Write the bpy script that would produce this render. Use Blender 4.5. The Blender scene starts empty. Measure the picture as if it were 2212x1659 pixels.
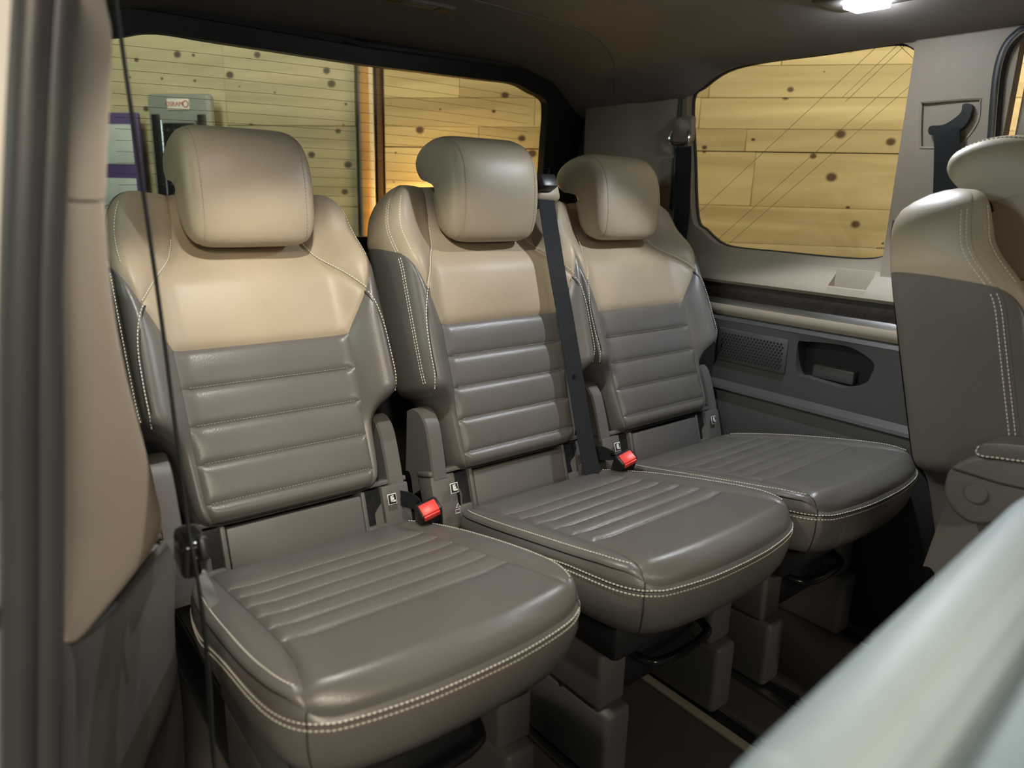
import bpy, bmesh, math, random
from mathutils import Vector, Matrix
import numpy as np
random.seed(7)
SC = bpy.context.scene
COL = SC.collection

# ------------------------------------------------------------------ camera
FPX = 1568.99
CAM = np.array([-0.4477, -1.2970, 1.0218])
YAW, PIT, ROL = math.radians(38.096), math.radians(14.655), math.radians(1.554)
def cam_axes():
    f = np.array([math.sin(YAW)*math.cos(PIT), math.cos(YAW)*math.cos(PIT), -math.sin(PIT)])
    r = np.array([math.cos(YAW), -math.sin(YAW), 0.0]); u = np.cross(r, f)
    c, s = math.cos(ROL), math.sin(ROL)
    return c*r+s*u, -s*r+c*u, f
AR, AU, AF = cam_axes()
cd = bpy.data.cameras.new('camera'); cam = bpy.data.objects.new('camera', cd); COL.objects.link(cam)
cd.sensor_fit = 'HORIZONTAL'; cd.sensor_width = 36.0; cd.lens = FPX/2212*36.0
cd.clip_start = 0.02; cd.clip_end = 60
cam.matrix_world = Matrix(((AR[0], AU[0], -AF[0], CAM[0]), (AR[1], AU[1], -AF[1], CAM[1]), (AR[2], AU[2], -AF[2], CAM[2]), (0, 0, 0, 1)))
cd.dof.use_dof = True; cd.dof.focus_distance = 1.55; cd.dof.aperture_fstop = 3.4
SC.camera = cam
def ray(px, py): return AR*((px-1106)/FPX) - AU*((py-829.5)/FPX) + AF
def onx(px, py, x): d = ray(px, py); return CAM + d*((x-CAM[0])/d[0])
def ony(px, py, y): d = ray(px, py); return CAM + d*((y-CAM[1])/d[1])
def onz(px, py, z): d = ray(px, py); return CAM + d*((z-CAM[2])/d[2])
def onpl(px, py, P, n):
    d = ray(px, py); P = np.array(P, float); n = np.array(n, float); return CAM + d*(((P-CAM) @ n)/(d @ n))

# ------------------------------------------------------------------ world, lights, exposure
SC.view_settings.view_transform = 'Standard'; SC.view_settings.look = 'None'
SC.view_settings.gamma = 1.0; SC.view_settings.use_curve_mapping = False
SC.view_settings.exposure = 0.0
wd = bpy.data.worlds.new('world'); SC.world = wd; wd.use_nodes = True
bg = wd.node_tree.nodes['Background']; bg.inputs[0].default_value = (0.92, 0.95, 1.0, 1); bg.inputs[1].default_value = 0.075
def area(name, loc, target, size, power, color, sy=None, spread=180):
    l = bpy.data.lights.new(name, 'AREA'); l.energy = power; l.color = color; l.size = size
    if sy: l.shape = 'RECTANGLE'; l.size_y = sy
    l.spread = math.radians(spread)
    o = bpy.data.objects.new(name, l); COL.objects.link(o); o.location = loc
    o.rotation_euler = (Vector(target)-Vector(loc)).to_track_quat('-Z', 'Y').to_euler(); return o
# garage ceiling lamps: beside the open sliding door, over the wooden wall, a warm one at its corner post, plus an added cool side fill
area('garage_lamp_door', (-1.05, -2.75, 2.05), (-0.2, -0.5, 0.75), 0.7, 58, (1.0, 0.86, 0.68), 0.4)
area('added_cool_fill', (-2.2, -0.1, 1.5), (0.9, 0.2, 1.1), 0.35, 13, (0.78, 1.0, 0.98), 0.35)  # unseen cool fill, added to brighten the far rear pillar and right headrest
area('garage_lamp_wall', (1.75, -0.9, 2.5), (2.2, 0.3, 0.9), 0.5, 52, (1.0, 0.89, 0.70), 1.2)
area('garage_lamp_back', (-0.5, 1.3, 2.4), (0.6, 2.2, 1.0), 0.4, 22, (1.0, 0.93, 0.74), 1.0)
def point(name, loc, power, color, r=0.05):
    l = bpy.data.lights.new(name, 'POINT'); l.energy = power; l.color = color; l.shadow_soft_size = r
    o = bpy.data.objects.new(name, l); COL.objects.link(o); o.location = loc; return o
point('garage_bulb', (1.12, 1.22, 0.85), 17, (1.0, 0.62, 0.22), 0.06)
point('garage_lamp_front', (0.20, -4.0, 1.76), 75, (1.0, 0.90, 0.74), 0.05)   # flood lamp ahead of the van, shining in under the windscreen header

# ------------------------------------------------------------------ materials
MATS = {}
def nodes(name):
    m = bpy.data.materials.new(name); m.use_nodes = True; nt = m.node_tree
    b = nt.nodes['Principled BSDF']; MATS[name] = m; return m, nt, b
def simple(name, col, rough=0.5, metal=0.0, bump=0.0, bscale=300, var=0.06, spec=0.5, vor=False, emit=None, vscale=9):
    m, nt, b = nodes(name)
    b.inputs['Roughness'].default_value = rough; b.inputs['Metallic'].default_value = metal
    b.inputs['Specular IOR Level'].default_value = spec
    tc = nt.nodes.new('ShaderNodeTexCoord')
    nz = nt.nodes.new('ShaderNodeTexNoise'); nz.inputs['Scale'].default_value = vscale; nz.inputs['Detail'].default_value = 4
    nt.links.new(tc.outputs['Object'], nz.inputs['Vector'])
    rp = nt.nodes.new('ShaderNodeValToRGB')
    a = tuple(c*(1-var) for c in col); d = tuple(min(1, c*(1+var)) for c in col)
    rp.color_ramp.elements[0].position = 0.3; rp.color_ramp.elements[1].position = 0.7
    rp.color_ramp.elements[0].color = a+(1,); rp.color_ramp.elements[1].color = d+(1,)
    nt.links.new(nz.outputs['Fac'], rp.inputs[0]); nt.links.new(rp.outputs[0], b.inputs['Base Color'])
    if bump > 0:
        t = nt.nodes.new('ShaderNodeTexVoronoi' if vor else 'ShaderNodeTexNoise'); t.inputs['Scale'].default_value = bscale
        nt.links.new(tc.outputs['Object'], t.inputs['Vector'])
        bp = nt.nodes.new('ShaderNodeBump'); bp.inputs['Strength'].default_value = bump; bp.inputs['Distance'].default_value = 0.001
        nt.links.new(t.outputs['Distance' if vor else 'Fac'], bp.inputs['Height']); nt.links.new(bp.outputs[0], b.inputs['Normal'])
    if emit:
        b.inputs['Emission Color'].default_value = emit[0]+(1,); b.inputs['Emission Strength'].default_value = emit[1]
    return m
DARK = simple('dark_leather', (0.128, 0.119, 0.108), 0.35, bump=0.16, bscale=420, vor=True)
BEIGE = simple('beige_leather', (0.390, 0.322, 0.226), 0.46, bump=0.14, bscale=420, vor=True, var=0.04)
THREAD = simple('cream_thread', (0.80, 0.76, 0.66), 0.6, var=0.03)
TDARK = simple('grey_thread', (0.26, 0.24, 0.21), 0.6, var=0.03)
CORE = simple('dark_seam_fabric', (0.030, 0.028, 0.026), 0.8)  # near-black backing that shows as dark seam lines
PLAS = simple('grey_plastic', (0.122, 0.114, 0.105), 0.48, bump=0.12, bscale=900, var=0.04)
PLASD = simple('charcoal_plastic', (0.060, 0.058, 0.056), 0.5, bump=0.12, bscale=900, var=0.04)
BPLAS = simple('beige_plastic', (0.33, 0.275, 0.212), 0.55, bump=0.25, bscale=520, var=0.03)
BLACK = simple('black_plastic', (0.014, 0.014, 0.015), 0.38, var=0.05)
WEB = simple('black_webbing', (0.016, 0.018, 0.020), 0.8, bump=0.35, bscale=700, var=0.08, spec=0.25)
RUB = simple('black_rubber', (0.045, 0.046, 0.048), 0.42, var=0.05)
CHROME = simple('bright_metal', (0.75, 0.75, 0.74), 0.16, metal=1.0, var=0.02)
STEEL = simple('satin_metal', (0.48, 0.48, 0.47), 0.34, metal=1.0, var=0.04)
BAR = simple('black_lacquer', (0.010, 0.010, 0.011), 0.16, var=0.03)
RED = simple('red_plastic', (0.85, 0.065, 0.055), 0.38, var=0.02)
HEAD = simple('headliner_fabric', (0.225, 0.205, 0.19), 0.95, bump=0.3, bscale=700, var=0.05, spec=0.1)
VINYL = simple('brown_floor_vinyl', (0.105, 0.095, 0.085), 0.5, bump=0.2, bscale=260, var=0.08)
WHITEP = simple('white_paint', (0.82, 0.80, 0.74), 0.25, var=0.02)
SHELL = simple('pale_grey_shell', (0.37, 0.45, 0.47), 0.5, bump=0.1, bscale=500, var=0.04)
LABEL = simple('white_print', (0.80, 0.80, 0.78), 0.5, var=0.02)
DWOOD = simple('dark_wood_strip', (0.030, 0.022, 0.018), 0.35, var=0.4, vscale=60)
CONC = simple('garage_concrete', (0.30, 0.28, 0.25), 0.8, var=0.15)
CREEP = simple('grey_green_plastic', (0.26, 0.30, 0.28), 0.35, var=0.06)
PURP = simple('purple_plastic', (0.12, 0.09, 0.24), 0.4, var=0.06)
PALEB = simple('pale_blue_sheet', (0.60, 0.70, 0.70), 0.4, var=0.1)
LREDP = simple('dull_red_print', (0.42, 0.08, 0.05), 0.5, var=0.05)
LENS = simple('lamp_lens', (0.9, 0.92, 1.0), 0.4, emit=((0.86, 0.92, 1.0), 90.0))
DECKB = simple('strip_beige', (0.46, 0.40, 0.30), 0.5, var=0.05)
def wood(name, c1, c2, knot=(0.10, 0.05, 0.02), grain=1.0, kscale=6.5, kthr=0.13):
    m, nt, b = nodes(name); b.inputs['Roughness'].default_value = 0.55
    tc = nt.nodes.new('ShaderNodeTexCoord'); mp = nt.nodes.new('ShaderNodeMapping')
    mp.inputs['Scale'].default_value = (0.55, 4.0, 7.0)
    nt.links.new(tc.outputs['Object'], mp.inputs[0])
    info = nt.nodes.new('ShaderNodeObjectInfo')
    addv = nt.nodes.new('ShaderNodeVectorMath'); addv.operation = 'ADD'
    sc = nt.nodes.new('ShaderNodeVectorMath'); sc.operation = 'SCALE'; sc.inputs[0].default_value = (31, 17, 23)
    nt.links.new(info.outputs['Random'], sc.inputs['Scale']); nt.links.new(mp.outputs[0], addv.inputs[0]); nt.links.new(sc.outputs[0], addv.inputs[1])
    nz = nt.nodes.new('ShaderNodeTexNoise'); nz.inputs['Scale'].default_value = 2.2; nz.inputs['Detail'].default_value = 6; nz.inputs['Distortion'].default_value = 0.6
    nt.links.new(addv.outputs[0], nz.inputs['Vector'])
    rp = nt.nodes.new('ShaderNodeValToRGB'); rp.color_ramp.elements[0].position = 0.32; rp.color_ramp.elements[1].position = 0.68
    rp.color_ramp.elements[0].color = c1+(1,); rp.color_ramp.elements[1].color = c2+(1,)
    nt.links.new(nz.outputs['Fac'], rp.inputs[0])
    # knots
    mp2 = nt.nodes.new('ShaderNodeMapping'); mp2.inputs['Scale'].default_value = (0.8, 1.0, 1.0)
    nt.links.new(tc.outputs['Object'], mp2.inputs[0])
    add2 = nt.nodes.new('ShaderNodeVectorMath'); add2.operation = 'ADD'
    nt.links.new(mp2.outputs[0], add2.inputs[0]); nt.links.new(sc.outputs[0], add2.inputs[1])
    vo = nt.nodes.new('ShaderNodeTexVoronoi'); vo.inputs['Scale'].default_value = kscale; vo.voronoi_dimensions = '2D'
    sx = nt.nodes.new('ShaderNodeSeparateXYZ'); cx = nt.nodes.new('ShaderNodeCombineXYZ')
    nt.links.new(add2.outputs[0], sx.inputs[0]); nt.links.new(sx.outputs[0], cx.inputs[0]); nt.links.new(sx.outputs[2], cx.inputs[1])
    nt.links.new(cx.outputs[0], vo.inputs['Vector'])
    sep = nt.nodes.new('ShaderNodeSeparateColor'); nt.links.new(vo.outputs['Color'], sep.inputs[0])
    mul = nt.nodes.new('ShaderNodeMath'); mul.operation = 'MULTIPLY'; mul.inputs[1].default_value = kthr
    nt.links.new(sep.outputs[0], mul.inputs[0])
    dv = nt.nodes.new('ShaderNodeMath'); dv.operation = 'DIVIDE'; nt.links.new(vo.outputs['Distance'], dv.inputs[0]); nt.links.new(mul.outputs[0], dv.inputs[1])
    kr = nt.nodes.new('ShaderNodeValToRGB'); kr.color_ramp.elements[0].position = 0.55; kr.color_ramp.elements[1].position = 1.0
    kr.color_ramp.elements[0].color = (1, 1, 1, 1); kr.color_ramp.elements[1].color = (0, 0, 0, 1)
    nt.links.new(dv.outputs[0], kr.inputs[0])
    mx = nt.nodes.new('ShaderNodeMix'); mx.data_type = 'RGBA'
    nt.links.new(kr.outputs[0], mx.inputs[0]); nt.links.new(rp.outputs[0], mx.inputs[6]); mx.inputs[7].default_value = knot+(1,)
    # board-to-board tone
    hs = nt.nodes.new('ShaderNodeHueSaturation'); mr = nt.nodes.new('ShaderNodeMapRange')
    mr.inputs[3].default_value = 0.86; mr.inputs[4].default_value = 1.14
    nt.links.new(info.outputs['Random'], mr.inputs[0]); nt.links.new(mr.outputs[0], hs.inputs['Value']); nt.links.new(mx.outputs[2], hs.inputs['Color'])
    nt.links.new(hs.outputs[0], b.inputs['Base Color']); return m
PINE = wood('pine_board', (0.46, 0.345, 0.165), (0.66, 0.53, 0.285))
PLY = wood('stained_plywood', (0.38, 0.35, 0.22), (0.54, 0.50, 0.33), knot=(0.09, 0.08, 0.05), kscale=8.0, kthr=0.16)
def glass(name, tint, gl=0.06):
    m = bpy.data.materials.new(name); m.use_nodes = True; nt = m.node_tree; nt.nodes.clear()
    out = nt.nodes.new('ShaderNodeOutputMaterial'); mix = nt.nodes.new('ShaderNodeMixShader')
    tr = nt.nodes.new('ShaderNodeBsdfTransparent'); tr.inputs[0].default_value = tint+(1,)
    g = nt.nodes.new('ShaderNodeBsdfGlossy'); g.inputs['Roughness'].default_value = 0.02
    fr = nt.nodes.new('ShaderNodeFresnel'); fr.inputs[0].default_value = 1.45
    nt.links.new(fr.outputs[0], mix.inputs[0]); nt.links.new(tr.outputs[0], mix.inputs[1]); nt.links.new(g.outputs[0], mix.inputs[2])
    nt.links.new(mix.outputs[0], out.inputs[0]); return m
GLASS = glass('window_glass', (0.80, 0.82, 0.78))

# ------------------------------------------------------------------ mesh helpers
class MB:
    def __init__(s): s.v = []; s.f = []
    def add(s, v, f):
        o = len(s.v); s.v += [tuple(map(float, p)) for p in v]; s.f += [tuple(i+o for i in q) for q in f]; return s
    def box(s, c, size, bev=0.0, seg=2, rot=None, taper=None):
        bm = bmesh.new(); bmesh.ops.create_cube(bm, size=1.0)
        for v in bm.verts:
            k = 1.0
            if taper and v.co.z > 0: k = taper
            v.co = Vector((v.co.x*size[0]*k, v.co.y*size[1]*k, v.co.z*size[2]))
        if bev > 0: bmesh.ops.bevel(bm, geom=bm.edges[:], offset=min(bev, min(size)*0.49), segments=seg, profile=0.5, affect='EDGES')
        bm.verts.index_update()
        R = rot if rot is not None else Matrix.Identity(3)
        v = [R @ w.co + Vector(c) for w in bm.verts]; f = [[x.index for x in q.verts] for q in bm.faces]; bm.free()
        return s.add(v, f)
    def tube(s, path, r, n=10, caps=True, closed=False, flat=None):
        P = [Vector(p) for p in path]; m = len(P); rings = []
        up = None
        for i in range(m):
            if closed: t = P[(i+1) % m]-P[i-1]
            else: t = P[min(i+1, m-1)]-P[max(i-1, 0)]
            t.normalize()
            if up is None: up = Vector((0, 0, 1)) if abs(t.z) < 0.9 else Vector((1, 0, 0))
            a = t.cross(up).normalized(); b = a.cross(t).normalized(); up = b
            rr = r[i] if isinstance(r, (list, tuple)) else r
            rings.append([P[i]+(a*math.cos(k*2*math.pi/n)+b*math.sin(k*2*math.pi/n)*(flat or 1))*rr for k in range(n)])
        v = [q for g in rings for q in g]; f = []
        for i in range(m if closed else m-1):
            j = (i+1) % m
            for k in range(n): f.append((i*n+k, i*n+(k+1) % n, j*n+(k+1) % n, j*n+k))
        if caps and not closed: f.append(tuple(range(n-1, -1, -1))); f.append(tuple((m-1)*n+k for k in range(n)))
        return s.add(v, f)
    def grid(s, P, wrap=False):
        nr, nc = len(P), len(P[0]); v = [q for r in P for q in r]; f = []
        for i in range(nr-1):
            for j in range(nc if wrap else nc-1):
                k = (j+1) % nc; f.append((i*nc+j, i*nc+k, (i+1)*nc+k, (i+1)*nc+j))
        return s.add(v, f)
    def prism(s, poly, back, hole=None):
        """poly: list of 3D points (front face), back: offset vector"""
        n = len(poly); b = np.array(back, float); A = [np.array(p, float) for p in poly]; B = [p+b for p in A]
        v = A+B; f = [tuple(range(n)), tuple(range(2*n-1, n-1, -1))]
        for i in range(n): j = (i+1) % n; f.append((i, n+i, n+j, j))
        return s.add(v, f)
    def ring(s, outer, inner, back):
        """frame between two polylines with equal point counts, extruded by back"""
        n = len(outer); b = np.array(back, float)
        O = [np.array(p, float) for p in outer]; I = [np.array(p, float) for p in inner]
        v = O+I+[p+b for p in O]+[p+b for p in I]; f = []
        for i in range(n):
            j = (i+1) % n
            f += [(i, j, n+j, n+i), (2*n+i, 3*n+i, 3*n+j, 2*n+j), (i, 2*n+i, 2*n+j, j), (n+i, n+j, 3*n+j, 3*n+i)]
        return s.add(v, f)
    def build(s, name, mat, parent=None, smooth=True, angle=38):
        me = bpy.data.meshes.new(name); me.from_pydata(s.v, [], s.f); me.validate()
        bm = bmesh.new(); bm.from_mesh(me)
        bmesh.ops.remove_doubles(bm, verts=bm.verts[:], dist=1e-6)
        bmesh.ops.recalc_face_normals(bm, faces=bm.faces[:])
        if smooth:
            ca = math.radians(angle)
            for q in bm.faces: q.smooth = True
            for e in bm.edges:
                if len(e.link_faces) == 2 and e.calc_face_angle(0) > ca: e.smooth = False
        bm.to_mesh(me); bm.free(); me.materials.append(mat)
        o = bpy.data.objects.new(name, me); COL.objects.link(o)
        if parent: o.parent = parent
        return o
def tag(o, label=None, cat=None, group=None, kind=None):
    if label: o['label'] = label
    if cat: o['category'] = cat
    if group: o['group'] = group
    if kind: o['kind'] = kind
    return o
def empty(name, loc=(0, 0, 0), rz=0.0):
    o = bpy.data.objects.new(name, None); COL.objects.link(o); o.location = loc; o.rotation_euler = (0, 0, rz); o.empty_display_size = 0.05; return o
def struct(o): o['kind'] = 'structure'; return o
def interp(x, xs, ys): return float(np.interp(x, xs, ys))
def sm(x): x = max(0.0, min(1.0, x)); return x*x*(3-2*x)
def smooth_poly(pts, per=6, closed=False):
    """Catmull-Rom resample"""
    P = [np.array(p, float) for p in pts]; n = len(P); out = []
    for i in range(n if closed else n-1):
        p0 = P[i-1] if (i > 0 or closed) else P[0]; p1 = P[i]; p2 = P[(i+1) % n]; p3 = P[(i+2) % n] if (closed or i+2 < n) else P[-1]
        for k in range(per):
            t = k/per
            out.append(0.5*((2*p1)+(-p0+p2)*t+(2*p0-5*p1+4*p2-p3)*t*t+(-p0+3*p1-3*p2+p3)*t**3))
    if not closed: out.append(P[-1])
    return out
def along(path, step):
    """points+tangents every step along a polyline"""
    P = [np.array(p, float) for p in path]; d = [0.0]
    for a, b in zip(P, P[1:]): d.append(d[-1]+np.linalg.norm(b-a))
    L = d[-1]; n = max(1, int(L/step)); res = []
    for i in range(n):
        s0, s1 = (i+0.14)*L/n, (i+0.86)*L/n
        a = np.array([np.interp(s0, d, [p[k] for p in P]) for k in range(3)]); b = np.array([np.interp(s1, d, [p[k] for p in P]) for k in range(3)])
        res.append((a, b))
    return res
def stitch(path, parent, mat=None, step=0.0062, r=0.00085, name='stitching'):
    m = MB()
    for a, b in along(path, step):
        c = (a+b)/2; m.tube([a, a*0.75+b*0.25, b*0.75+a*0.25, b], [r*0.5, r, r, r*0.5], 5)
    o = m.build(name, mat or THREAD, parent); o['kind'] = 'stuff'; return o
def ribbon(m, path, wdir, w, th=0.0016):
    """strap following path, width along wdir (single vector or list)"""
    P = [Vector(p) for p in path]; n = len(P); rows = []
    for i in range(n):
        t = (P[min(i+1, n-1)]-P[max(i-1, 0)]).normalized()
        wv = Vector(wdir[i] if isinstance(wdir, list) else wdir); wv = (wv-t*wv.dot(t)).normalized(); nn = t.cross(wv).normalized()
        h = wv*w/2; k = nn*th/2
        rows.append([P[i]-h+k, P[i]+h+k, P[i]+h-k, P[i]-h-k])
    m.grid(rows, wrap=True); a = len(m.v)-4*n
    m.f.append((a, a+1, a+2, a+3)); b = len(m.v)-4; m.f.append((b+3, b+2, b+1, b)); return m

# ------------------------------------------------------------------ van shell: floor
fl = MB().box((0.49, -0.55, -0.03), (1.62, 2.5, 0.06)).build('floor', VINYL); struct(fl)
for rx in (-0.128, 0.176, 0.362, 0.672, 0.842, 1.182):
    m = MB(); m.box((rx, -0.55, 0.003), (0.026, 2.44, 0.006), 0.001)
    o = m.build('rail_channel', BLACK, fl)
    MB().box((rx-0.024, -0.55, 0.004), (0.022, 2.44, 0.008), 0.002).build('rail_strip', DECKB if 0.6 < rx < 0.7 else STEEL, o)
    MB().box((rx+0.0165, -0.55, 0.006), (0.007, 2.44, 0.012), 0.002).build('rail_lip', STEEL, o)
    MB().box((rx+0.033, -0.55, 0.002), (0.026, 2.44, 0.004), 0.001).build('rail_strip', PLAS, o)

# ------------------------------------------------------------------ far side wall (x+), with its trims
def yz(pts, x): return [(x, a, b) for a, b in pts]
WP = [onx(px, py, 1.305)[1:] for px, py in ((1484, 214), (1508, 186), (1560, 150), (1640, 130), (1760, 114), (1880, 96), (1935, 91), (1965, 100), (1977, 128), (1975, 300), (1962, 420), (1940, 520), (1915, 550), (1870, 561), (1790, 557), (1680, 546), (1580, 536), (1545, 525), (1515, 498), (1494, 470), (1488, 340))]
WP = [np.array(p) for p in WP]
wc = np.mean(WP, axis=0)
def outer_pt(p):
    # project radially to panel rectangle y in [-0.66,0.33], z in [0.86,1.46]
    d = p-wc; k = 1e9
    if d[0] > 1e-6: k = min(k, (0.335-wc[0])/d[0])
    if d[0] < -1e-6: k = min(k, (-0.665-wc[0])/d[0])
    if d[1] > 1e-6: k = min(k, (1.45-wc[1])/d[1])
    if d[1] < -1e-6: k = min(k, (0.862-wc[1])/d[1])
    return wc+d*max(k, 1.0)
WS = smooth_poly(WP, 4, closed=True)
OUT = [outer_pt(p) for p in WS]
# make sure the rectangle's corners are kept
for cy, cz in ((0.335, 1.45), (-0.665, 1.45), (-0.665, 0.862), (0.335, 0.862)):
    i = min(range(len(OUT)), key=lambda k: (OUT[k][0]-cy)**2+(OUT[k][1]-cz)**2); OUT[i] = np.array([cy, cz])
m = MB(); m.ring(yz(OUT, 1.300), yz(WS, 1.306), (0.03, 0, 0))
wr = m.build('wall_right', BPLAS, smooth=True); struct(wr)
MB().ring(yz([wc+(p-wc)*1.012 for p in WS], 1.329), yz([wc+(p-wc)*0.985 for p in WS], 1.329), (0.008, 0, 0)).build('window_gasket', RUB, wr)
# profile strips running fore-aft: belt ledge, wood strip, chrome strip, beige strip, dark panel
def extr(name, prof, mat, y0=-0.70, y1=0.50, parent=None, n=2):
    """prof: closed list of (x,z)"""
    m = MB(); rows = [[(x, y, z) for x, z in prof] for y in np.linspace(y0, y1, n)]
    m.grid(rows, wrap=True); k = len(prof)
    m.f.append(tuple(range(k))); m.f.append(tuple(len(m.v)-1-i for i in range(k)))
    return m.build(name, mat, parent or wr, angle=30)
LEDGE = [(1.335, 0.884), (1.300, 0.866), (1.294, 0.852), (1.262, 0.822), (1.256, 0.806), (1.262, 0.798), (1.335, 0.798)]
extr('belt_ledge', LEDGE, BPLAS, -0.36, 0.50); extr('belt_ledge', LEDGE, BPLAS, -0.70, -0.455)
extr('ledge_pocket', [(1.335, 0.884), (1.300, 0.866), (1.296, 0.854), (1.294, 0.812), (1.270, 0.808), (1.266, 0.824), (1.262, 0.822), (1.256, 0.806), (1.262, 0.798), (1.335, 0.798)], BPLAS, -0.455, -0.36)
extr('wood_strip', [(1.335, 0.797), (1.266, 0.797), (1.262, 0.780), (1.266, 0.756), (1.335, 0.756)], DWOOD)
extr('silver_strip', [(1.335, 0.7555), (1.262, 0.7555), (1.256, 0.748), (1.254, 0.742), (1.335, 0.742)], STEEL)
extr('beige_strip', [(1.335, 0.7415), (1.252, 0.7415), (1.249, 0.735), (1.249, 0.722), (1.254, 0.713), (1.335, 0.713)], BPLAS)
# lower panel with speaker and cup recess
RC = [onx(px, py, 1.245)[1:] for px, py in ((1722, 742), (1740, 738), (1790, 742), (1835, 750), (1868, 768), (1888, 788), (1880, 812), (1868, 828), (1824, 838), (1790, 830), (1742, 815), (1720, 806))]
RC = [np.array(p) for p in smooth_poly(RC, 3, closed=True)]; rcc = np.mean(RC, axis=0)
def rect_pt(p, y0, y1, z0, z1, c):
    d = p-c; k = 1e9
    if d[0] > 1e-6: k = min(k, (y1-c[0])/d[0])
    if d[0] < -1e-6: k = min(k, (y0-c[0])/d[0])
    if d[1] > 1e-6: k = min(k, (z1-c[1])/d[1])
    if d[1] < -1e-6: k = min(k, (z0-c[1])/d[1])
    return c+d*k
RO = [rect_pt(p, -0.69, -0.282, 0.532, 0.698, rcc) for p in RC]
for cy, cz in ((-0.69, 0.532), (-0.282, 0.532), (-0.69, 0.698), (-0.282, 0.698)):
    i = min(range(len(RO)), key=lambda k: (RO[k][0]-cy)**2+(RO[k][1]-cz)**2); RO[i] = np.array([cy, cz])
m = MB(); m.ring(yz(RO, 1.245), yz(RC, 1.247), (0.05, 0, 0)); m.box((1.275, 0.109, 0.615), (0.06, 0.782, 0.166)); pan = m.build('lower_panel', PLASD, wr)
m = MB(); m.prism(yz([rcc+(p-rcc)*1.05 for p in RC], 1.292), (0.01, 0, 0)); m.build('cup_recess', BLACK, wr)
m = MB(); m.box((1.285, -0.40, 0.607), (0.03, 0.11, 0.035), 0.006); m.build('cup_insert', PLASD, wr)
extr('panel_crease', [(1.30, 0.712), (1.256, 0.712), (1.246, 0.699), (1.30, 0.699)], PLASD)
m = MB(); m.box((1.245, -0.180, 0.632), (0.012, 0.215, 0.092), 0.004); sp = m.build('speaker_frame', PLASD, wr)
m = MB()
for i in range(19):
    for j in range(9):
        yy = -0.090-0.0100*i-(0.005 if j % 2 else 0); zz = 0.600+0.0080*j
        m.tube([(1.2378, yy, zz), (1.2397, yy, zz)], [0.0031, 0.0031], 6)
g = m.build('speaker_holes', BLACK, sp); g['kind'] = 'stuff'
# lower wall: sloping shelf, skirting
extr('armrest_shelf', [(1.30, 0.532), (1.245, 0.532), (1.225, 0.520), (1.222, 0.512), (1.238, 0.506), (1.30, 0.506)], PLASD)
extr('lower_trim', [(1.30, 0.5055), (1.240, 0.5055), (1.225, 0.46), (1.235, 0.26), (1.265, 0.0), (1.30, 0.0)], PLASD)
m = MB(); m.box((1.345, -0.55, 0.7), (0.02, 2.4, 0.30)); m.box((1.345, -0.55, 0.26), (0.02, 2.4, 0.6)); m.build('outer_panel', WHITEP, wr)
# glass of the side window and its printed aerial lines
w2 = MB().prism(yz([wc+(p-wc)*1.008 for p in WS], 1.3335), (0.003, 0, 0)).build('window_2', GLASS); struct(w2); w2['label'] = 'side quarter window with thin diagonal aerial lines'
for a, b in (((1500, 468), (1897, 98)), ((1540, 527), (1975, 138)), ((1568, 532), (1972, 180)), ((1818, 212), (1938, 98)), ((1826, 220), (1955, 98)), ((1897, 98), (1938, 93)), ((1938, 93), (1974, 128))):
    MB().tube([onx(*a, 1.3325), onx(*b, 1.3325)], 0.0006, 5).build('aerial_line', simple('aerial_print', (0.30, 0.22, 0.08), 0.6) if 'aerial_print' not in MATS else MATS['aerial_print'], w2)
m = MB()
for i in range(7): m.box(onx(1895+i*4.6, 536, 1.3325), (0.0006, 0.0028, 0.0046))
m.box(onx(1907, 526, 1.3325), (0.0006, 0.006, 0.005)); m.box(onx(1917, 538, 1.3325), (0.0006, 0.004, 0.010)); m.build('glass_mark', MATS['aerial_print'], w2)

# ------------------------------------------------------------------ rear pillar trim (far), belt guide
def vext(name, pts, z0, z1, mat, parent=None, n=2, topfn=None):
    m = MB(); rows = []
    for k in np.linspace(0, 1, n): rows.append([(x, y, z0+(((topfn(x, y) if topfn else z1))-z0)*k) for x, y in pts])
    m.grid(rows, wrap=True); q = len(pts); m.f.append(tuple(range(q))); m.f.append(tuple(len(m.v)-1-i for i in range(q)))
    return m.build(name, mat, parent, angle=30)
t1 = vext('trim_1', [(1.31, 0.182), (1.290, 0.186), (1.283, 0.20), (1.278, 0.26), (1.270, 0.312), (1.266, 0.322), (1.258, 0.345), (1.243, 0.47), (1.243, 0.515), (1.31, 0.53)], 0.86, 1.335, BPLAS); struct(t1)
MB().tube([(1.300, 0.180, 1.335), (1.300, 0.180, 0.99)], 0.006, 8).build('pillar_seal', RUB, t1)
# ------------------------------------------------------------------ rear window and tailgate
YR = 0.60
YR_L = 0.22
def lean(p): return np.array([p[0], YR-YR_L*(p[2]-1.15), p[2]])
def rwp(pts): return [onpl(px, py, (0, YR, 1.15), (0, 1, YR_L)) for px, py in pts]
def mir(P): return [np.array([0.98-p[0], p[1], p[2]]) for p in P]
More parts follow.
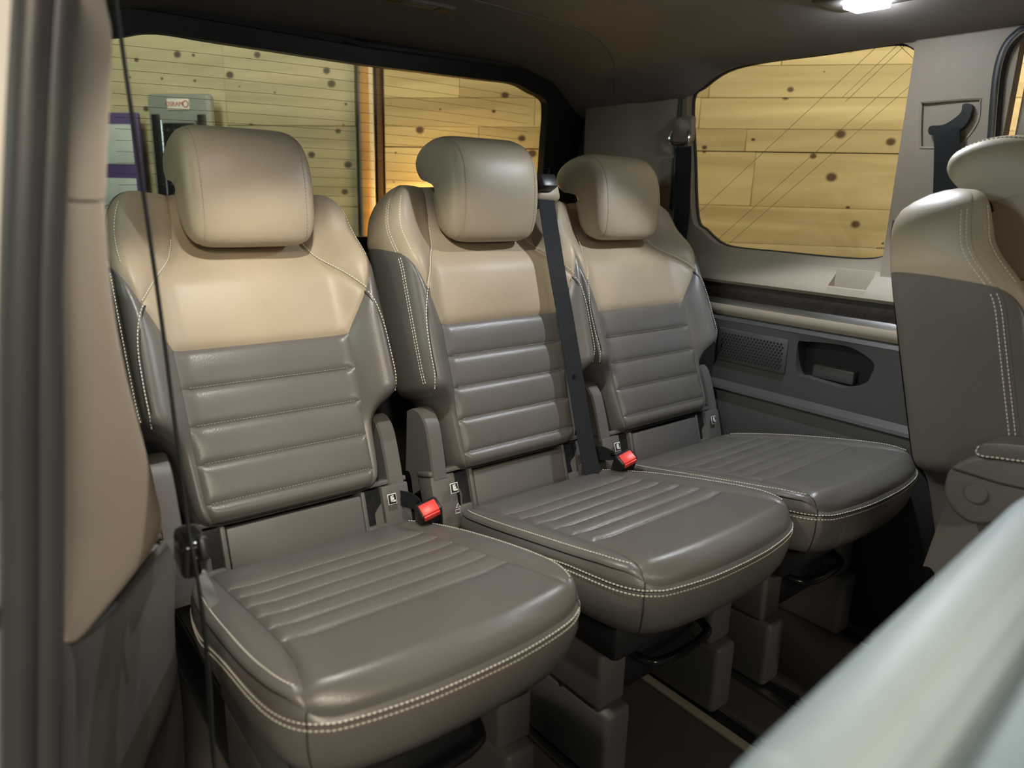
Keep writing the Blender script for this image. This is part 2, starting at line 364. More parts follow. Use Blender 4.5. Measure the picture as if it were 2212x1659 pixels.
# half outline (far side), mirrored to the near side about x=0.49
hin = [np.array([0.49, YR, 1.338]), np.array([0.85, YR, 1.342])]+rwp([(1105, 188), (1150, 199), (1174, 212), (1182, 232), (1178, 300), (1165, 420)])+[np.array([1.09, YR, 0.95]), np.array([1.05, YR, 0.90]), np.array([0.49, YR, 0.89])]
hout = [np.array([0.49, YR, 1.392]), np.array([0.85, YR, 1.398])]+rwp([(1130, 146), (1200, 166), (1245, 190), (1272, 245), (1274, 300), (1272, 420)])+[np.array([1.30, YR, 0.93]), np.array([1.27, YR, 0.84]), np.array([0.49, YR, 0.83])]
hin[2] = np.array([0.985, YR, 1.344]); hout[2] = np.array([1.06, YR, 1.397])
hin = [lean(p) for p in hin]; hout = [lean(p) for p in hout]
inn = smooth_poly(hin, 4); out_ = smooth_poly(hout, 4)
inner = inn+mir(inn[::-1])[1:-1]; outer = out_+mir(out_[::-1])[1:-1]
fr = MB().ring(outer, inner, (0, 0.03, 0)).build('window_frame', BLACK)
w1 = MB().prism([p+np.array([0, 0.026, 0]) for p in inner], (0, 0.004, 0)).build('window_1', GLASS); struct(w1); w1['label'] = 'rear window with fine heating lines and a wide black frame'
fr.parent = w1
mid = [(p+q)/2 for p, q in zip(outer, inner)]
MB().tube([p*0.12+q*0.88-np.array([0, 0.004, 0]) for p, q in zip(inner, outer)], 0.010, 8, closed=True).build('frame_seal', RUB, w1)
HL = simple('heater_print', (0.34, 0.26, 0.12), 0.6)
for k in range(14):
    z = 1.322-0.0245*k
    MB().tube([lean((x, 0, z-0.010*((x-0.49)/0.6)**2))+np.array([0, 0.023, 0]) for x in np.linspace(-0.10, 1.08, 18)], 0.00042, 5).build('heater_line', HL, w1)
wre = MB().box((0.49, YR+0.10, 0.42), (1.62, 0.05, 0.84)).build('wall_rear', PLASD); struct(wre)
# side strips beside the rear window frame and above it (body)
MB().box((1.325, 0.57, 1.1), (0.06, 0.08, 0.62)).build('rear_corner', PLASD, wre)
MB().box((-0.345, 0.57, 1.1), (0.06, 0.08, 0.62)).build('rear_corner', PLASD, wre)

# ------------------------------------------------------------------ headliner
def ceil_z(x, y):
    dx = abs(x-0.49)
    z = 1.425-0.055*sm((dx-0.42)/0.40)**1.0
    z -= 0.030*sm((y-0.15)/0.40)
    z -= 0.075*sm((dx-0.62)/0.20)*sm((y-0.02)/0.18)
    return z
P = [[(x, y, ceil_z(x, y)) for x in np.linspace(-0.335, 1.315, 56)] for y in np.linspace(-1.95, 0.62, 70)]
m = MB(); m.grid(P); ce = m.build('ceiling', HEAD); struct(ce)
MB().box((0.49, -0.66, 1.49), (1.66, 2.62, 0.05)).build('roof_skin', WHITEP, ce)
# stitched crease line of the rear headliner section
cr = smooth_poly([(0.20, 0.10), (0.45, 0.115), (0.75, 0.15), (0.97, 0.205), (1.10, 0.27), (1.20, 0.345), (1.262, 0.40)], 8)
MB().tube([(x, y, ceil_z(x, y)-0.0005) for x, y in cr], 0.002, 6).build('headliner_crease', HEAD, ce)
MB().box((0.49, -1.95, 1.405), (1.66, 0.06, 0.13), 0.02).build('windscreen_header', HEAD, ce)
# ceiling lamps (two of a pair) -------------------------------------------------
def lamp(x, y, label, power, col, aim, cone=118):
    z = ceil_z(x, y); t = empty('ceiling_lamp', (x, y, z)); tag(t, label, 'lamp', 'ceiling reading lamps')
    MB().box((0, 0, -0.004), (0.12, 0.17, 0.012), 0.005).build('housing', PLAS, t)
    MB().box((0, 0.0, -0.0155), (0.055, 0.070, 0.015), 0.004).build('lens', LENS, t)
    l = bpy.data.lights.new('lamp_light', 'SPOT'); l.energy = power; l.color = col; l.spot_size = math.radians(cone); l.spot_blend = 0.22; l.shadow_soft_size = 0.014
    o = bpy.data.objects.new('lamp_light', l); COL.objects.link(o); o.parent = t; o.location = (0, 0, -0.038)
    o.rotation_euler = Vector(aim).to_track_quat('-Z', 'Y').to_euler()
    return t
lamp(1.040, -0.485, 'small bright white reading lamp in the headliner above the far window', 17.0, (0.86, 0.92, 1.0), (-0.45, 0.0, -1), 114)
lamp(-0.06, -0.44, 'matching reading lamp in the headliner above the near door', 17.0, (1.0, 0.94, 0.82), (0.18, -0.04, -1), 116)
# ventilation strip in the middle of the headliner
zc = ceil_z(0.45, 0.2); vt = empty('headliner_vent', (0.447, 0.214, zc)); tag(vt, 'dim grey strip with two slotted grilles in the headliner above the rear window', 'vent')
MB().box((0, 0, -0.003), (0.175, 0.040, 0.010), 0.004).build('plate', HEAD, vt)
MB().box((0, 0, -0.0085), (0.085, 0.024, 0.004), 0.0015).build('cover', PLAS, vt)
for sx in (-1, 1):
    for k in range(4): MB().box((sx*0.062, -0.012+0.008*k, -0.0088), (0.026, 0.0035, 0.002)).build('slot', BLACK, vt)

# ------------------------------------------------------------------ seats
def soft_prism(pts, depth, r):
    # outline facing -x, its edge rounded over radius r
    c = np.mean(pts, axis=0); rows = []; R0 = np.mean([np.linalg.norm(p-c) for p in pts])
    for k in range(5):
        a = math.pi/2*k/4; f = 1-(r/R0)*(1-math.sin(a)); rows.append([c+(p-c)*f+np.array([r*(1-math.cos(math.pi/2-a))*0+r*(1-math.sin(math.pi/2-a))*0+r*(1-math.cos(a))*1.0, 0, 0]) for p in pts])
    rows.append([p+np.array([depth, 0, 0]) for p in pts]); m = MB(); m.grid(rows, wrap=True); n = len(pts)
    m.f.append(tuple(range(n))); m.f.append(tuple(len(m.v)-1-i for i in range(n))); return m
H0 = np.array([-0.1247, 0.46]); TH0 = math.radians(23.3)
OUTL = [(0, .012), (.10, .012), (.135, .013), (.160, .018), (.174, .034), (.180, .07), (.183, .11), (.188, .145), (.203, .168), (.222, .180), (.233, .193), (.237, .212), (.2385, .26), (.239, .32), (.239, .40), (.238, .46), (.2365, .50), (.230, .545), (.216, .585), (.190, .611), (.150, .623), (.10, .626), (0, .627)]
OUTL.insert(16, (.2379, .4615)); _O = smooth_poly([np.array(p+(0.,)) for p in OUTL], 5)
OUTN = np.array([[p[0], p[1]] for p in _O])
def odist(u, w):
    a = OUTN[:-1]; b = OUTN[1:]; p = np.array([abs(u), w]); d = b-a
    t = np.clip(((p-a)*d).sum(1)/np.maximum((d*d).sum(1), 1e-12), 0, 1); q = a+d*t[:, None]
    return float(np.sqrt(((p-q)**2).sum(1).min()))
_wl = OUTN[:, 1]; _ul = OUTN[:, 0]
_sel = (OUTN[:, 0] > 0.15)
def uo(w):  # half width at height w
    if w <= 0.016: return interp(w, [0.012, 0.016], [0.14, 0.155])
    return interp(w, OUTN[_sel][:, 1], OUTN[_sel][:, 0]) if w < 0.622 else interp(w, [0.622, 0.627], [0.155, 0.10])
TT = 0.142
def Db(u, w):
    a = abs(u)
    lo = sm((w-0.13)/0.07)
    bump = 0.046*sm((a-0.140)/0.080)*lo*(1-0.45*sm((w-0.44)/0.10))
    dish = 0.006*(1-sm(a/0.15))*sm((w-0.30)/0.1)*(1-sm((w-0.52)/0.06))
    back = -0.046*sm((w-0.42)/0.12)*(1-0.62*sm((a-0.10)/0.09))
    e = odist(u, w); r = 0.026
    roll = 0.0 if e >= r else r*(1-math.sqrt(max(0.0, 1-((r-e)/r)**2)))
    return bump+dish+back-roll*0.85
def make_seat(label, loc, rz, recl=0.0, xs=1.0, hshift=0.0, belt_guide=False, buckle=True, headtilt=0.0, hz=0.0, cush=True, armrest=False):
    t = empty('passenger_seat', loc, rz); tag(t, label, 'seat', 'van passenger seats')
    th = TH0+math.radians(recl); up = np.array([math.sin(th), math.cos(th)]); fw = np.array([-math.cos(th), math.sin(th)])
    def B(u, w, d):
        q = H0+up*w+fw*d; return np.array([u*xs, q[0], q[1]])
    def S(u, w, off=0.0): return B(u, w, Db(u, w)+off)
    dth = math.radians(recl); cR, sR = math.cos(dth), math.sin(dth)
    def LR(x, y, z):   # point given for the standard recline -> this seat's recline
        a, b = y-H0[0], z-H0[1]
        return np.array([x*xs, H0[0]+a*cR+b*sR, H0[1]-a*sR+b*cR])
    def panel(name, ws, ulf, urf, nu, mat, puff=0.004, sink=0.0045, wend=(True, True), wid=0.007, parent=None):
        rows = []
        for w in ws:
            ul, ur = ulf(w), urf(w); row = []
            for s in (0.5-0.5*np.cos(np.linspace(0, math.pi, nu+1)))*0.6+np.linspace(0, 1, nu+1)*0.4:
                u = ul+(ur-ul)*s; e = min(s, 1-s)*abs(ur-ul)
                if wend[0]: e = min(e, w-ws[0])
                if wend[1]: e = min(e, ws[-1]-w)
                row.append(S(u, w, puff*(1-math.exp(-e/0.02))-sink*math.exp(-(e/wid)**1.3)))
            rows.append(row)
        m = MB(); m.grid(rows); return m.build(name, mat, parent or t, angle=70)
    def wsamp(a, b, n): # denser near the ends
        k = np.linspace(0, 1, n+1); k = 0.5*k+0.5*(0.5-0.5*np.cos(k*math.pi)); return list(a+(b-a)*k)
    # core under the upholstery
    rows = []
    for w in list(np.linspace(0.013, 0.626, 60)):
        h = uo(w); rows.append([S(u, w, -0.0075) for u in np.linspace(-h, h, 33)])
    m = MB(); m.grid(rows); core = m.build('backrest_core', CORE, t)
    # padded channels
    WR = [0.0165, 0.048, 0.116, 0.182, 0.248, 0.316]
    INS = 0.158
    insw = lambda w: interp(w, [0.0165, 0.03, 0.048, 0.316], [0.150, 0.156, 0.159, 0.165])
    for i in range(5):
        o = panel('padded_channel', wsamp(WR[i], WR[i+1], 14), lambda w: -insw(w), insw, 36, DARK, puff=0.0042, sink=0.004, wid=0.0055)
        if 0 < i:
            stitch([S(u, WR[i]+0.0015, 0.0005) for u in np.linspace(-0.15, 0.15, 30)], o, TDARK, 0.0055, 0.0008)
    # beige centre panel
    ub = lambda w: interp(w, [0.316, 0.330, 0.390, 0.44, 0.485, 0.52, 0.56, 0.626], [0.165, 0.172, 0.206, 0.170, 0.134, 0.120, 0.112, 0.108])
    cen = panel('centre_panel', wsamp(0.316, 0.624, 44), lambda w: -ub(w), ub, 44, BEIGE, puff=0.004, wend=(True, False))
    dk = lambda w: interp(w, [0.0165, 0.03, 0.048, 0.316, 0.330, 0.390, 0.4615], [0.150, 0.156, 0.159, 0.165, 0.172, 0.206, 0.2379])
    for sgn in (-1, 1):
        a, b = (lambda w: sgn*dk(w)), (lambda w: sgn*max(uo(w)-0.0005, dk(w)+1e-4))
        bo = panel('side_bolster', wsamp(0.0165, 0.4615, 64), a, b, 22, DARK, puff=0.003, wend=(False, False))
        # seam on the bolster
        sp_ = [(0.206, 0.388), (0.214, 0.372), (0.222, 0.345), (0.227, 0.31), (0.2285, 0.26), (0.228, 0.215), (0.226, 0.186)]
        path = smooth_poly([S(sgn*u, w, 0.0030) for u, w in sp_], 6); stitch(path, bo, THREAD, 0.0060, 0.0010)
        MB().tube(smooth_poly([S(sgn*(u-0.004), w, 0.0005) for u, w in sp_], 6), 0.0016, 5).build('seam_groove', CORE, bo)
        a2 = lambda w: sgn*ub(w); b2 = lambda w: sgn*max(min(uo(w)-0.0005, interp(w, [0.390, 0.4615, 0.47, 1], [0.2062, 0.2379, 0.30, 0.30])), ub(w)+1e-4)
        wg = panel('shoulder_panel', wsamp(0.390, 0.624, 44), a2, b2, 22, BEIGE, puff=0.003, wend=(False, False))
        stitch(smooth_poly([S(sgn*(ub(w)+0.004), w, 0.0028) for w in np.linspace(0.395, 0.53, 14)], 3), wg, THREAD, 0.0056, 0.0008)
        stitch([S(sgn*(uo(w)-0.012), w, 0.0022) for w in np.linspace(0.465, 0.585, 24)], wg, THREAD, 0.0058, 0.0007)
    # side walls
    idx = [i for i in range(len(OUTN))]
    fullo = [(u, w) for u, w in OUTN]; full = fullo+[(-u, w) for u, w in OUTN[::-1]][1:-1]
    def wall(name, pts, mat, closed=False):
        rows = []
        for u, w in pts:
            d0 = Db(u, w); r = []
            hw = 1-0.0*abs(u)
            # inset towards the back
            cx, cw = 0.0, 0.32
            for k, (fd, ins) in enumerate(((0, 0.0), (0.06, -0.0025), (0.25, -0.004), (0.5, -0.003), (0.75, 0.002), (0.9, 0.008), (0.97, 0.016), (1.0, 0.028))):
                dd = d0+(-TT-d0)*fd; L = math.hypot(u, w-cw); uu = u-(u/L)*ins; ww = w-((w-cw)/L)*ins
                if abs(u) > 0.2: ww += 0.36*(d0-dd)*math.exp(-((w-0.4615)/0.05)**2)
                r.append(B(uu, ww, dd+0.001))
            rows.append(r)
        m = MB(); m.grid(rows); return m.build(name, mat, t, angle=60)
    hi = [p for p in full if p[1] >= 0.455]
    right_lo = [p for p in fullo if p[1] <= 0.4615]; left_lo = [(-u, w) for u, w in right_lo]
    wt = wall('upper_side_panel', [(u, w) for u, w in fullo if w >= 0.4615]+[(-u, w) for u, w in fullo[::-1] if w >= 0.4615][1:], BEIGE)
    for lo in (right_lo, left_lo):
        o = wall('lower_side_panel', lo, DARK); sg = 1 if lo is right_lo else -1
        for off in (-0.004, -0.012):
            stitch([B(sg*(uo(w)+0.0026), w, Db(uo(w), w)+off) for w in np.linspace(0.20, 0.455, 40)], o, THREAD, 0.0058, 0.0008)
    for sg in (-1, 1):
        for off in (-0.004, -0.012):
            stitch([B(sg*(uo(w)+0.0026), w, Db(uo(w), w)+off) for w in np.linspace(0.468, 0.585, 26)], wt, THREAD, 0.0058, 0.0007)
    rows = []
    for w in np.linspace(0.045, 0.595, 26):
        h = uo(w)-0.026; rows.append([B(u, w, -TT-0.003*math.cos(u*6)) for u in np.linspace(-h, h, 11)])
    m = MB(); m.grid(rows); m.build('back_shell', PLASD, t)
    # headrest
    prof = smooth_poly([(.075, .919), (.052, .921), (.037, .932), (.030, .958), (.029, 1.00), (.034, 1.048), (.047, 1.090), (.072, 1.118), (.110, 1.131), (.152, 1.130), (.192, 1.116), (.216, 1.096), (.219, 1.074), (.204, 1.058), (.172, 1.051), (.142, 1.040), (.124, 1.014), (.114, .97), (.102, .932)], 4, closed=True)
    pc = np.array([0.105, 1.025]); ca, sa = math.cos(headtilt), math.sin(headtilt)
    def hr_ring(u, s):
        r = []
        for y, z in prof:
            p = pc+(np.array([y, z])-pc)*np.array([1-(1-s)*0.55, s]); yy = p[0]+0.0
            # bow the front face
            yy += 0.014*(abs(u)/0.125)**2.4*(1 if y < 0.12 else 0.3)
            r.append(LR(hshift+u*ca, yy+u*sa, p[1]+hz))
        return r
    def sc_(u): return (1-min(1, abs(u)/0.1200)**8.0)**(1/4.4)
    us = np.linspace(-0.098, 0.098, 35)
    def band(x): # slight sink at the seams
        return sc_(x)*(1-0.012*math.exp(-((0.098-abs(x))/0.004)**2))
    m = MB(); m.grid([hr_ring(u, band(u)) for u in us], wrap=True); hr = m.build('headrest', BEIGE, t, angle=60)
    for sg in (-1, 1):
        uu = sg*(0.098+0.0218*np.sin(np.linspace(0, math.pi/2, 10))); m = MB()
        rings = [hr_ring(u, max(0.02, band(u) if k == 0 else sc_(u))) for k, u in enumerate(uu)]; m.grid(rings, wrap=True); n = len(prof); m.f.append(tuple(len(m.v)-n+i for i in range(n)))
        m.build('side_cap', BEIGE, hr, angle=60)
        rr = hr_ring(sg*0.0955, band(0.0955)*1.006); stitch(rr[6:48], hr, TDARK, 0.006, 0.0007)
        MB().tube([LR(hshift+sg*0.062, 0.115, 0.985), LR(hshift+sg*0.062, 0.128, 1.04)], 0.006, 8).build('post', STEEL, hr)
    # ---------------- carrier below the pad
    def plate(m, u0, u1, z0, z1, depth=0.05, off=0.0, bev=0.003):
        c = LR((u0+u1)/2/xs*1.0, -0.1105+0.30*((z0+z1)/2-0.415)+off+depth/2, (z0+z1)/2)
        m.box(c, (abs(u1-u0), depth, z1-z0), bev, rot=Matrix.Rotation(-0.29, 3, 'X'))
    m = MB(); plate(m, -0.126, 0.126, 0.345, 0.452, 0.03, -0.004, 0.004); m.build('lower_panel', PLAS, t)
    m = MB()
    plate(m, -0.232, 0.232, 0.453, 0.463, 0.05, 0.004)
    for s in (-1, 1):
        plate(m, s*0.127, s*0.136, 0.34, 0.455, 0.05, -0.002); plate(m, s*0.172, s*0.230, 0.34, 0.455, 0.05, -0.001)
        plate(m, s*0.134, s*0.175, 0.34, 0.385, 0.05, 0.0)
    fr_ = m.build('carrier_frame', PLAS, t)
    for s in (-1, 1):
        m = MB(); plate(m, s*0.135, s*0.174, 0.383, 0.454, 0.012, 0.009, 0.0); m.build('pocket_dark_fill', BLACK, fr_)  # shallow black plate filling the hole, its colour imitating the dark depth
        a = LR(s*0.146, -0.100, 0.386); b = LR(s*0.1725, -0.119, 0.386); c = LR(s*0.1725, -0.107, 0.430); d = LR(s*0.162, -0.098, 0.41)
        MB().add([a, b, c, d], [(0, 1, 3), (1, 2, 3), (0, 3, 2), (0, 2, 1)]).build('pocket_ramp', PLAS, fr_)
        lc = LR(s*0.192, -0.1165, 0.437); Rl = Matrix.Rotation(-0.29, 3, 'X')
        lb = MB().box(lc, (0.019, 0.0012, 0.021), 0.0005, rot=Rl).build('anchor_label', LABEL, fr_)
        def onlab(x, z, d=0.0009): return Vector(lc)+Rl @ Vector((x, -d, z))
        m = MB(); m.box(onlab(0, 0), (0.0162, 0.0008, 0.018), 0.0003, rot=Rl); m.build('label_field', BLACK, fr_)
        m = MB(); m.box(onlab(-0.002, 0.001, 0.0014), (0.004, 0.0006, 0.011), rot=Rl); m.box(onlab(0.002, -0.004, 0.0014), (0.009, 0.0006, 0.0035), rot=Rl); m.box(onlab(0.0015, 0.001, 0.0014), (0.0045, 0.0006, 0.0045), rot=Rl); m.box(onlab(0.001, 0.006, 0.0014), (0.004, 0.0006, 0.003), rot=Rl)
        m.build('label_symbol', LABEL, fr_)
        # side arm rising beside the pad
        pts = smooth_poly([LR(s*0.2145, -0.098, 0.455), LR(s*0.2145, -0.088, 0.49), LR(s*0.2145, -0.075, 0.53), LR(s*0.2145, -0.061, 0.562), LR(s*0.2145, -0.040, 0.580), LR(s*0.2145, -0.015, 0.583), LR(s*0.2145, 0.008, 0.572)], 4)
        rows = []
        for p in pts:
            for _ in (0,): pass
            x0 = p[0]-0.0175; x1 = p[0]+0.0175
            b0 = LR(0, -0.02, 0.36)
            rows.append([(x0, p[1]+0.004, p[2]-0.003), (x0+0.003, p[1], p[2]), (x1-0.003, p[1], p[2]), (x1, p[1]+0.004, p[2]-0.003), (x1, p[1]*0.3+b0[1]*0.7+0.02, p[2]*0.35+b0[2]*0.65), (x0, p[1]*0.3+b0[1]*0.7+0.02, p[2]*0.35+b0[2]*0.65)])
        m = MB(); m.grid(rows, wrap=True); n = len(m.v); m.f.append((0, 1, 2, 3, 4, 5)); m.f.append(tuple(n-1-i for i in range(6)))
        m.build('side_arm', PLAS, t, angle=25)
    # ---------------- cushion
    if cush:
        CO = [(0, -.135), (.15, -.135), (.185, -.142), (.207, -.17), (.222, -.23), (.233, -.32), (.2375, -.42), (.2385, -.50), (.2355, -.555), (.227, -.597), (.209, -.629), (.182, -.647), (.14, -.659), (.07, -.668), (0, -.670)]
        cp = np.array([[p[0], p[1]] for p in smooth_poly([np.array(p+(0.,)) for p in CO], 6)])
        def cd_(u, y):
            a = cp[:-1]; b = cp[1:]; p = np.array([abs(u), y]); d = b-a
            k = np.clip(((p-a)*d).sum(1)/np.maximum((d*d).sum(1), 1e-12), 0, 1); q = a+d*k[:, None]
            return float(np.sqrt(((p-q)**2).sum(1).min()))
        rs = cp[:, 0] > 0.17
        def cw(y): return interp(-y, -cp[rs][:, 1], cp[rs][:, 0])
        def CZ(u, y):
            k = (-0.15-y)/0.5; z = 0.400+0.122*k-0.026*k*k
            a = abs(u); z += 0.005*sm((a-0.135)/0.065)*(1-sm((-0.55-y)/0.08))
            ff = sm((-0.605-y)/0.045)
            e = cd_(u, y); r = 0.030+0.028*ff
            if e < r: z -= r*(1-math.sqrt(max(0, 1-((r-e)/r)**2)))*(0.42+0.20*ff)
            return z
        def C(u, y, off=0): return np.array([u*xs, y, CZ(u, y)+off])
        def cpanel(name, ys, ulf, urf, nu, mat, puff=0.004, sink=0.0045, yend=(True, True), wid=0.007, parent=None, edge=None):
            rows = []
            for y in ys:
                ul, ur = ulf(y), urf(y); row = []
                for s in (0.5-0.5*np.cos(np.linspace(0, math.pi, nu+1)))*0.6+np.linspace(0, 1, nu+1)*0.4:
                    u = ul+(ur-ul)*s; e = min(s, 1-s)*abs(ur-ul)
                    if edge == 'in': e = s*abs(ur-ul)
                    if edge == 'none': e = 1
                    if yend[0]: e = min(e, abs(y-ys[0]))
                    if yend[1]: e = min(e, abs(ys[-1]-y))
                    row.append(C(u, y, puff*(1-math.exp(-e/0.02))-sink*math.exp(-(e/wid)**1.3)))
                rows.append(row)
            m = MB(); m.grid(rows); return m.build(name, mat, parent or t, angle=70)
        rows = []
        for y in np.linspace(-0.137, -0.655, 50):
            h = cw(y)-0.004 if y > -0.615 else interp(-y, [0.615, 0.640, 0.669], [0.205, 0.165, 0.03]); rows.append([C(u, y, -0.0075) for u in np.linspace(-h, h, 33)])
        m = MB(); m.grid(rows); m.build('cushion_core', CORE, t)
        YS = [-0.142, -0.260, -0.308, -0.356, -0.404, -0.452, -0.500]
        iw = lambda y: interp(-y, [0.14, 0.25, 0.5], [0.172, 0.178, 0.184])
        for i in range(6):
            o = cpanel('cushion_channel', wsamp(YS[i], YS[i+1], 12 if i else 16), lambda y: -iw(y), iw, 36, DARK, puff=0.006, sink=0.004, wid=0.0055)
            stitch([C(u, YS[i+1]-0.0015, 0.0006) for u in np.linspace(-0.175, 0.175, 36)], o, TDARK, 0.0055, 0.0008)
        fsel = (cp[:, 1] < -0.60)
        def yf(u): return interp(abs(u), cp[fsel][::-1, 0], cp[fsel][::-1, 1])
        kk = np.linspace(0, 1, 37); kk = 0.45*kk+0.55*np.sin(kk*math.pi/2); rows = []
        for k in kk:
            hw = 0.184+0.022*k**1.5; row = []
            for q in (0.5-0.5*np.cos(np.linspace(0, math.pi, 45)))*0.6+np.linspace(0, 1, 45)*0.4:
                u = hw*(2*q-1); y = -0.5005+(yf(u)+0.5005)*k
                e = min(min(q, 1-q)*2*hw, abs(y+0.5005)); row.append(C(u, y, 0.005*(1-math.exp(-e/0.02))*(1-k**3)-0.0045*math.exp(-(e/0.006)**1.3)*(1-k**6)))
            rows.append(row)
        m = MB(); m.grid(rows); fp = m.build('front_panel', DARK, t, angle=70)
        for s in (-1, 1):
            fin = lambda y: s*interp(-y, [0.14, 0.25, 0.5, 0.56, 0.62, 0.6375], [0.172, 0.178, 0.184, 0.190, 0.201, 0.2058])
            fout = lambda y: s*max(cw(y), abs(fin(y))+1e-4)
            cb = cpanel('cushion_bolster', wsamp(-0.142, -0.6375, 54), fin, fout, 20, DARK, puff=0.004, yend=(False, False), edge='in')
            stitch([C(s*(cw(y)-0.010), y, 0.0042) for y in np.linspace(-0.17, -0.612, 60)], cb, THREAD, 0.0060, 0.0009)
        # side band + skirt
        ring = [(u, y) for u, y in cp]+[(-u, y) for u, y in cp[::-1]][1:-1]
        def skirt_pt(u, y, k):
            L = math.hypot(u, y+0.40); nx, ny = u/L, (y+0.40)/L
            z1 = CZ(u, y)+0.001; front = sm((-0.30-y)/0.3)
            zs = min(0.453*front+(z1-0.034)*(1-front), z1-0.009)
            zb = 0.345+0.018*front
            tab = [(0.0, z1), (-0.004, (z1*0.6+zs*0.4)), (-0.005, zs+0.004), (0.000, zs), (-0.003, zs-0.006), (-0.004, zs-0.03), (0.004, zb+0.03), (0.016, zb+0.008), (0.034, zb), (0.10, zb+0.002)]
            ins, z = tab[k]; return np.array([(u-nx*ins)*xs, y-ny*ins, z]), zs
        for nm, ks in (('cushion_side_band', (0, 1, 2, 3)), ('cushion_skirt', (3, 4, 5, 6, 7, 8, 9))):
            m = MB(); m.grid([[skirt_pt(u, y, k)[0] for (u, y) in ring] for k in ks], wrap=True); o = m.build(nm, DARK, t, angle=60)
            vis = [(u, y) for u, y in ring if y < -0.18]; vis.sort(key=lambda p: math.atan2(p[0], -(p[1]+0.40)))
            off = 0.004 if nm.endswith('band') else -0.005
            pth = []
            for u, y in vis:
                L = math.hypot(u, y+0.40); q, zs = skirt_pt(u, y, 3); pth.append(np.array([q[0]+u/L*0.0052, q[1]+(y+0.40)/L*0.0052, zs+off]))
            stitch(pth, o, THREAD, 0.0064, 0.0010)
        MB().tube([skirt_pt(u, y, 3)[0] for u, y in ring], 0.0022, 5, closed=True).build('piping', CORE, t)
        # corner seams on the front of the cushion skirt
        for s in (-1, 1):
            i = min(range(len(cp)), key=lambda q: abs(cp[q][0]-0.206)+abs(cp[q][1]+0.637)); u, y = cp[i]
            MB().tube([skirt_pt(s*u, y, k)[0] for k in (0, 1, 2, 3, 4, 5, 6, 7)], 0.0013, 5).build('corner_seam', CORE, t)
        # base: legs, mechanism, release bar
        MB().box((0, -0.36, 0.315), (0.36, 0.42, 0.07), 0.012).build('seat_pan', BLACK, t)
        for u0, u1 in ((-0.165, -0.102), (0.150, 0.212)):
            c = (u0+u1)/2; w = u1-u0
            m = MB(); m.box((c, -0.335, 0.250), (w+0.006, 0.39, 0.185), 0.010, 3); leg = m.build('leg', PLAS, t)
            m = MB(); m.box((c, -0.345, 0.084), (w, 0.41, 0.152), 0.012, 3); m.build('leg_foot', PLAS, leg)
            MB().tube([(u0+0.0005, -0.43, 0.16), (u0-0.0015, -0.43, 0.16)], 0.005, 10).build('screw', STEEL, leg)
        MB().box((0.02, -0.36, 0.20), (0.20, 0.30, 0.10), 0.01).build('mechanism', BLACK, t)
        bar = smooth_poly([(-0.085, -0.40, 0.262), (-0.085, -0.50, 0.245), (-0.080, -0.545, 0.238), (-0.060, -0.565, 0.235), (0.0, -0.572, 0.234), (0.075, -0.565, 0.235), (0.098, -0.545, 0.238), (0.104, -0.50, 0.245), (0.104, -0.40, 0.262)], 5)
        MB().tube(bar, 0.0085, 10).build('release_bar', BAR, t)
    if belt_guide:
        for k, (dz, pts_) in enumerate(((0.0, ((-0.005, -0.004), (0.005, -0.004), (0, 0.005))), (-0.013, ((-0.005, -0.004), (0.005, -0.004), (0.005, 0.004), (-0.005, 0.004))))):
            q = LR(-0.192, -0.1335, 0.405+dz); MB().tube([q+np.array([a, 0, b]) for a, b in pts_], 0.0008, 5, closed=True).build('warning_mark', LABEL, t)
        gd = MB().box(B(0.182, 0.600, 0.008), (0.078, 0.055, 0.060), 0.014, 3, rot=Matrix.Rotation(-0.35, 3, 'X')).build('belt_guide', BEIGE, t)
        MB().box(B(0.166, 0.606, 0.044), (0.046, 0.034, 0.032), 0.005, rot=Matrix.Rotation(-0.5, 3, 'X')).build('guide_slot', BLACK, gd)
        a = B(0.160, 0.620, 0.052); MB().tube([a+np.array([dx, 0, dz]) for dx, dz in ((-0.016, -0.010), (0.010, -0.010), (0.014, 0.016), (-0.010, 0.016))], 0.0022, 8, closed=True).build('guide_loop', BAR, gd)
    if buckle:
        # buckle stalk between this seat and the next, red release
        Rb = Matrix.Rotation(0.55, 3, 'X') @ Matrix.Rotation(-0.35, 3, 'Y')
        c = Vector((0.213, -0.212, 0.424))
        bk = MB().box(c, (0.046, 0.034, 0.096), 0.007, 3, rot=Rb).build('buckle', BLACK, t)
        MB().box(c+Rb @ Vector((0, -0.003, 0.0475)), (0.033, 0.024, 0.006), 0.002, rot=Rb).build('release_button', RED, bk)
        MB().box(c+Rb @ Vector((0.0, -0.0165, 0.040)), (0.032, 0.0040, 0.014), 0.0015, rot=Rb).build('release_button', RED, bk)
        m = MB(); ribbon(m, smooth_poly([(0.200, -0.128, 0.447), (0.205, -0.160, 0.452), (0.208, -0.187, 0.446), (0.203, -0.160, 0.437), (0.200, -0.128, 0.432)], 5), (0, 0.2, 1), 0.016, 0.002); m.build('pull_loop', WEB, t)
    if armrest:
        lw = lambda px, py, x=0.690: onx(px, py, x)-np.array([0.985, -0.880, 0])
        pts = smooth_poly([lw(*q) for q in ((2036, 1055), (2044, 1022), (2062, 1004), (2092, 990), (2130, 984), (2212, 992), (2330, 1005), (2340, 1060), (2300, 1118), (2200, 1128), (2130, 1134), (2092, 1132), (2062, 1112), (2042, 1084))], 4, closed=True)
        arm = soft_prism(pts, 0.05, 0.010).build('armrest', PLAS, t, angle=60)
        q = lw(2110, 1064); MB().tube([q, q+np.array([-0.004, 0, 0])], 0.0145, 20).build('pivot_cap', PLAS, arm)
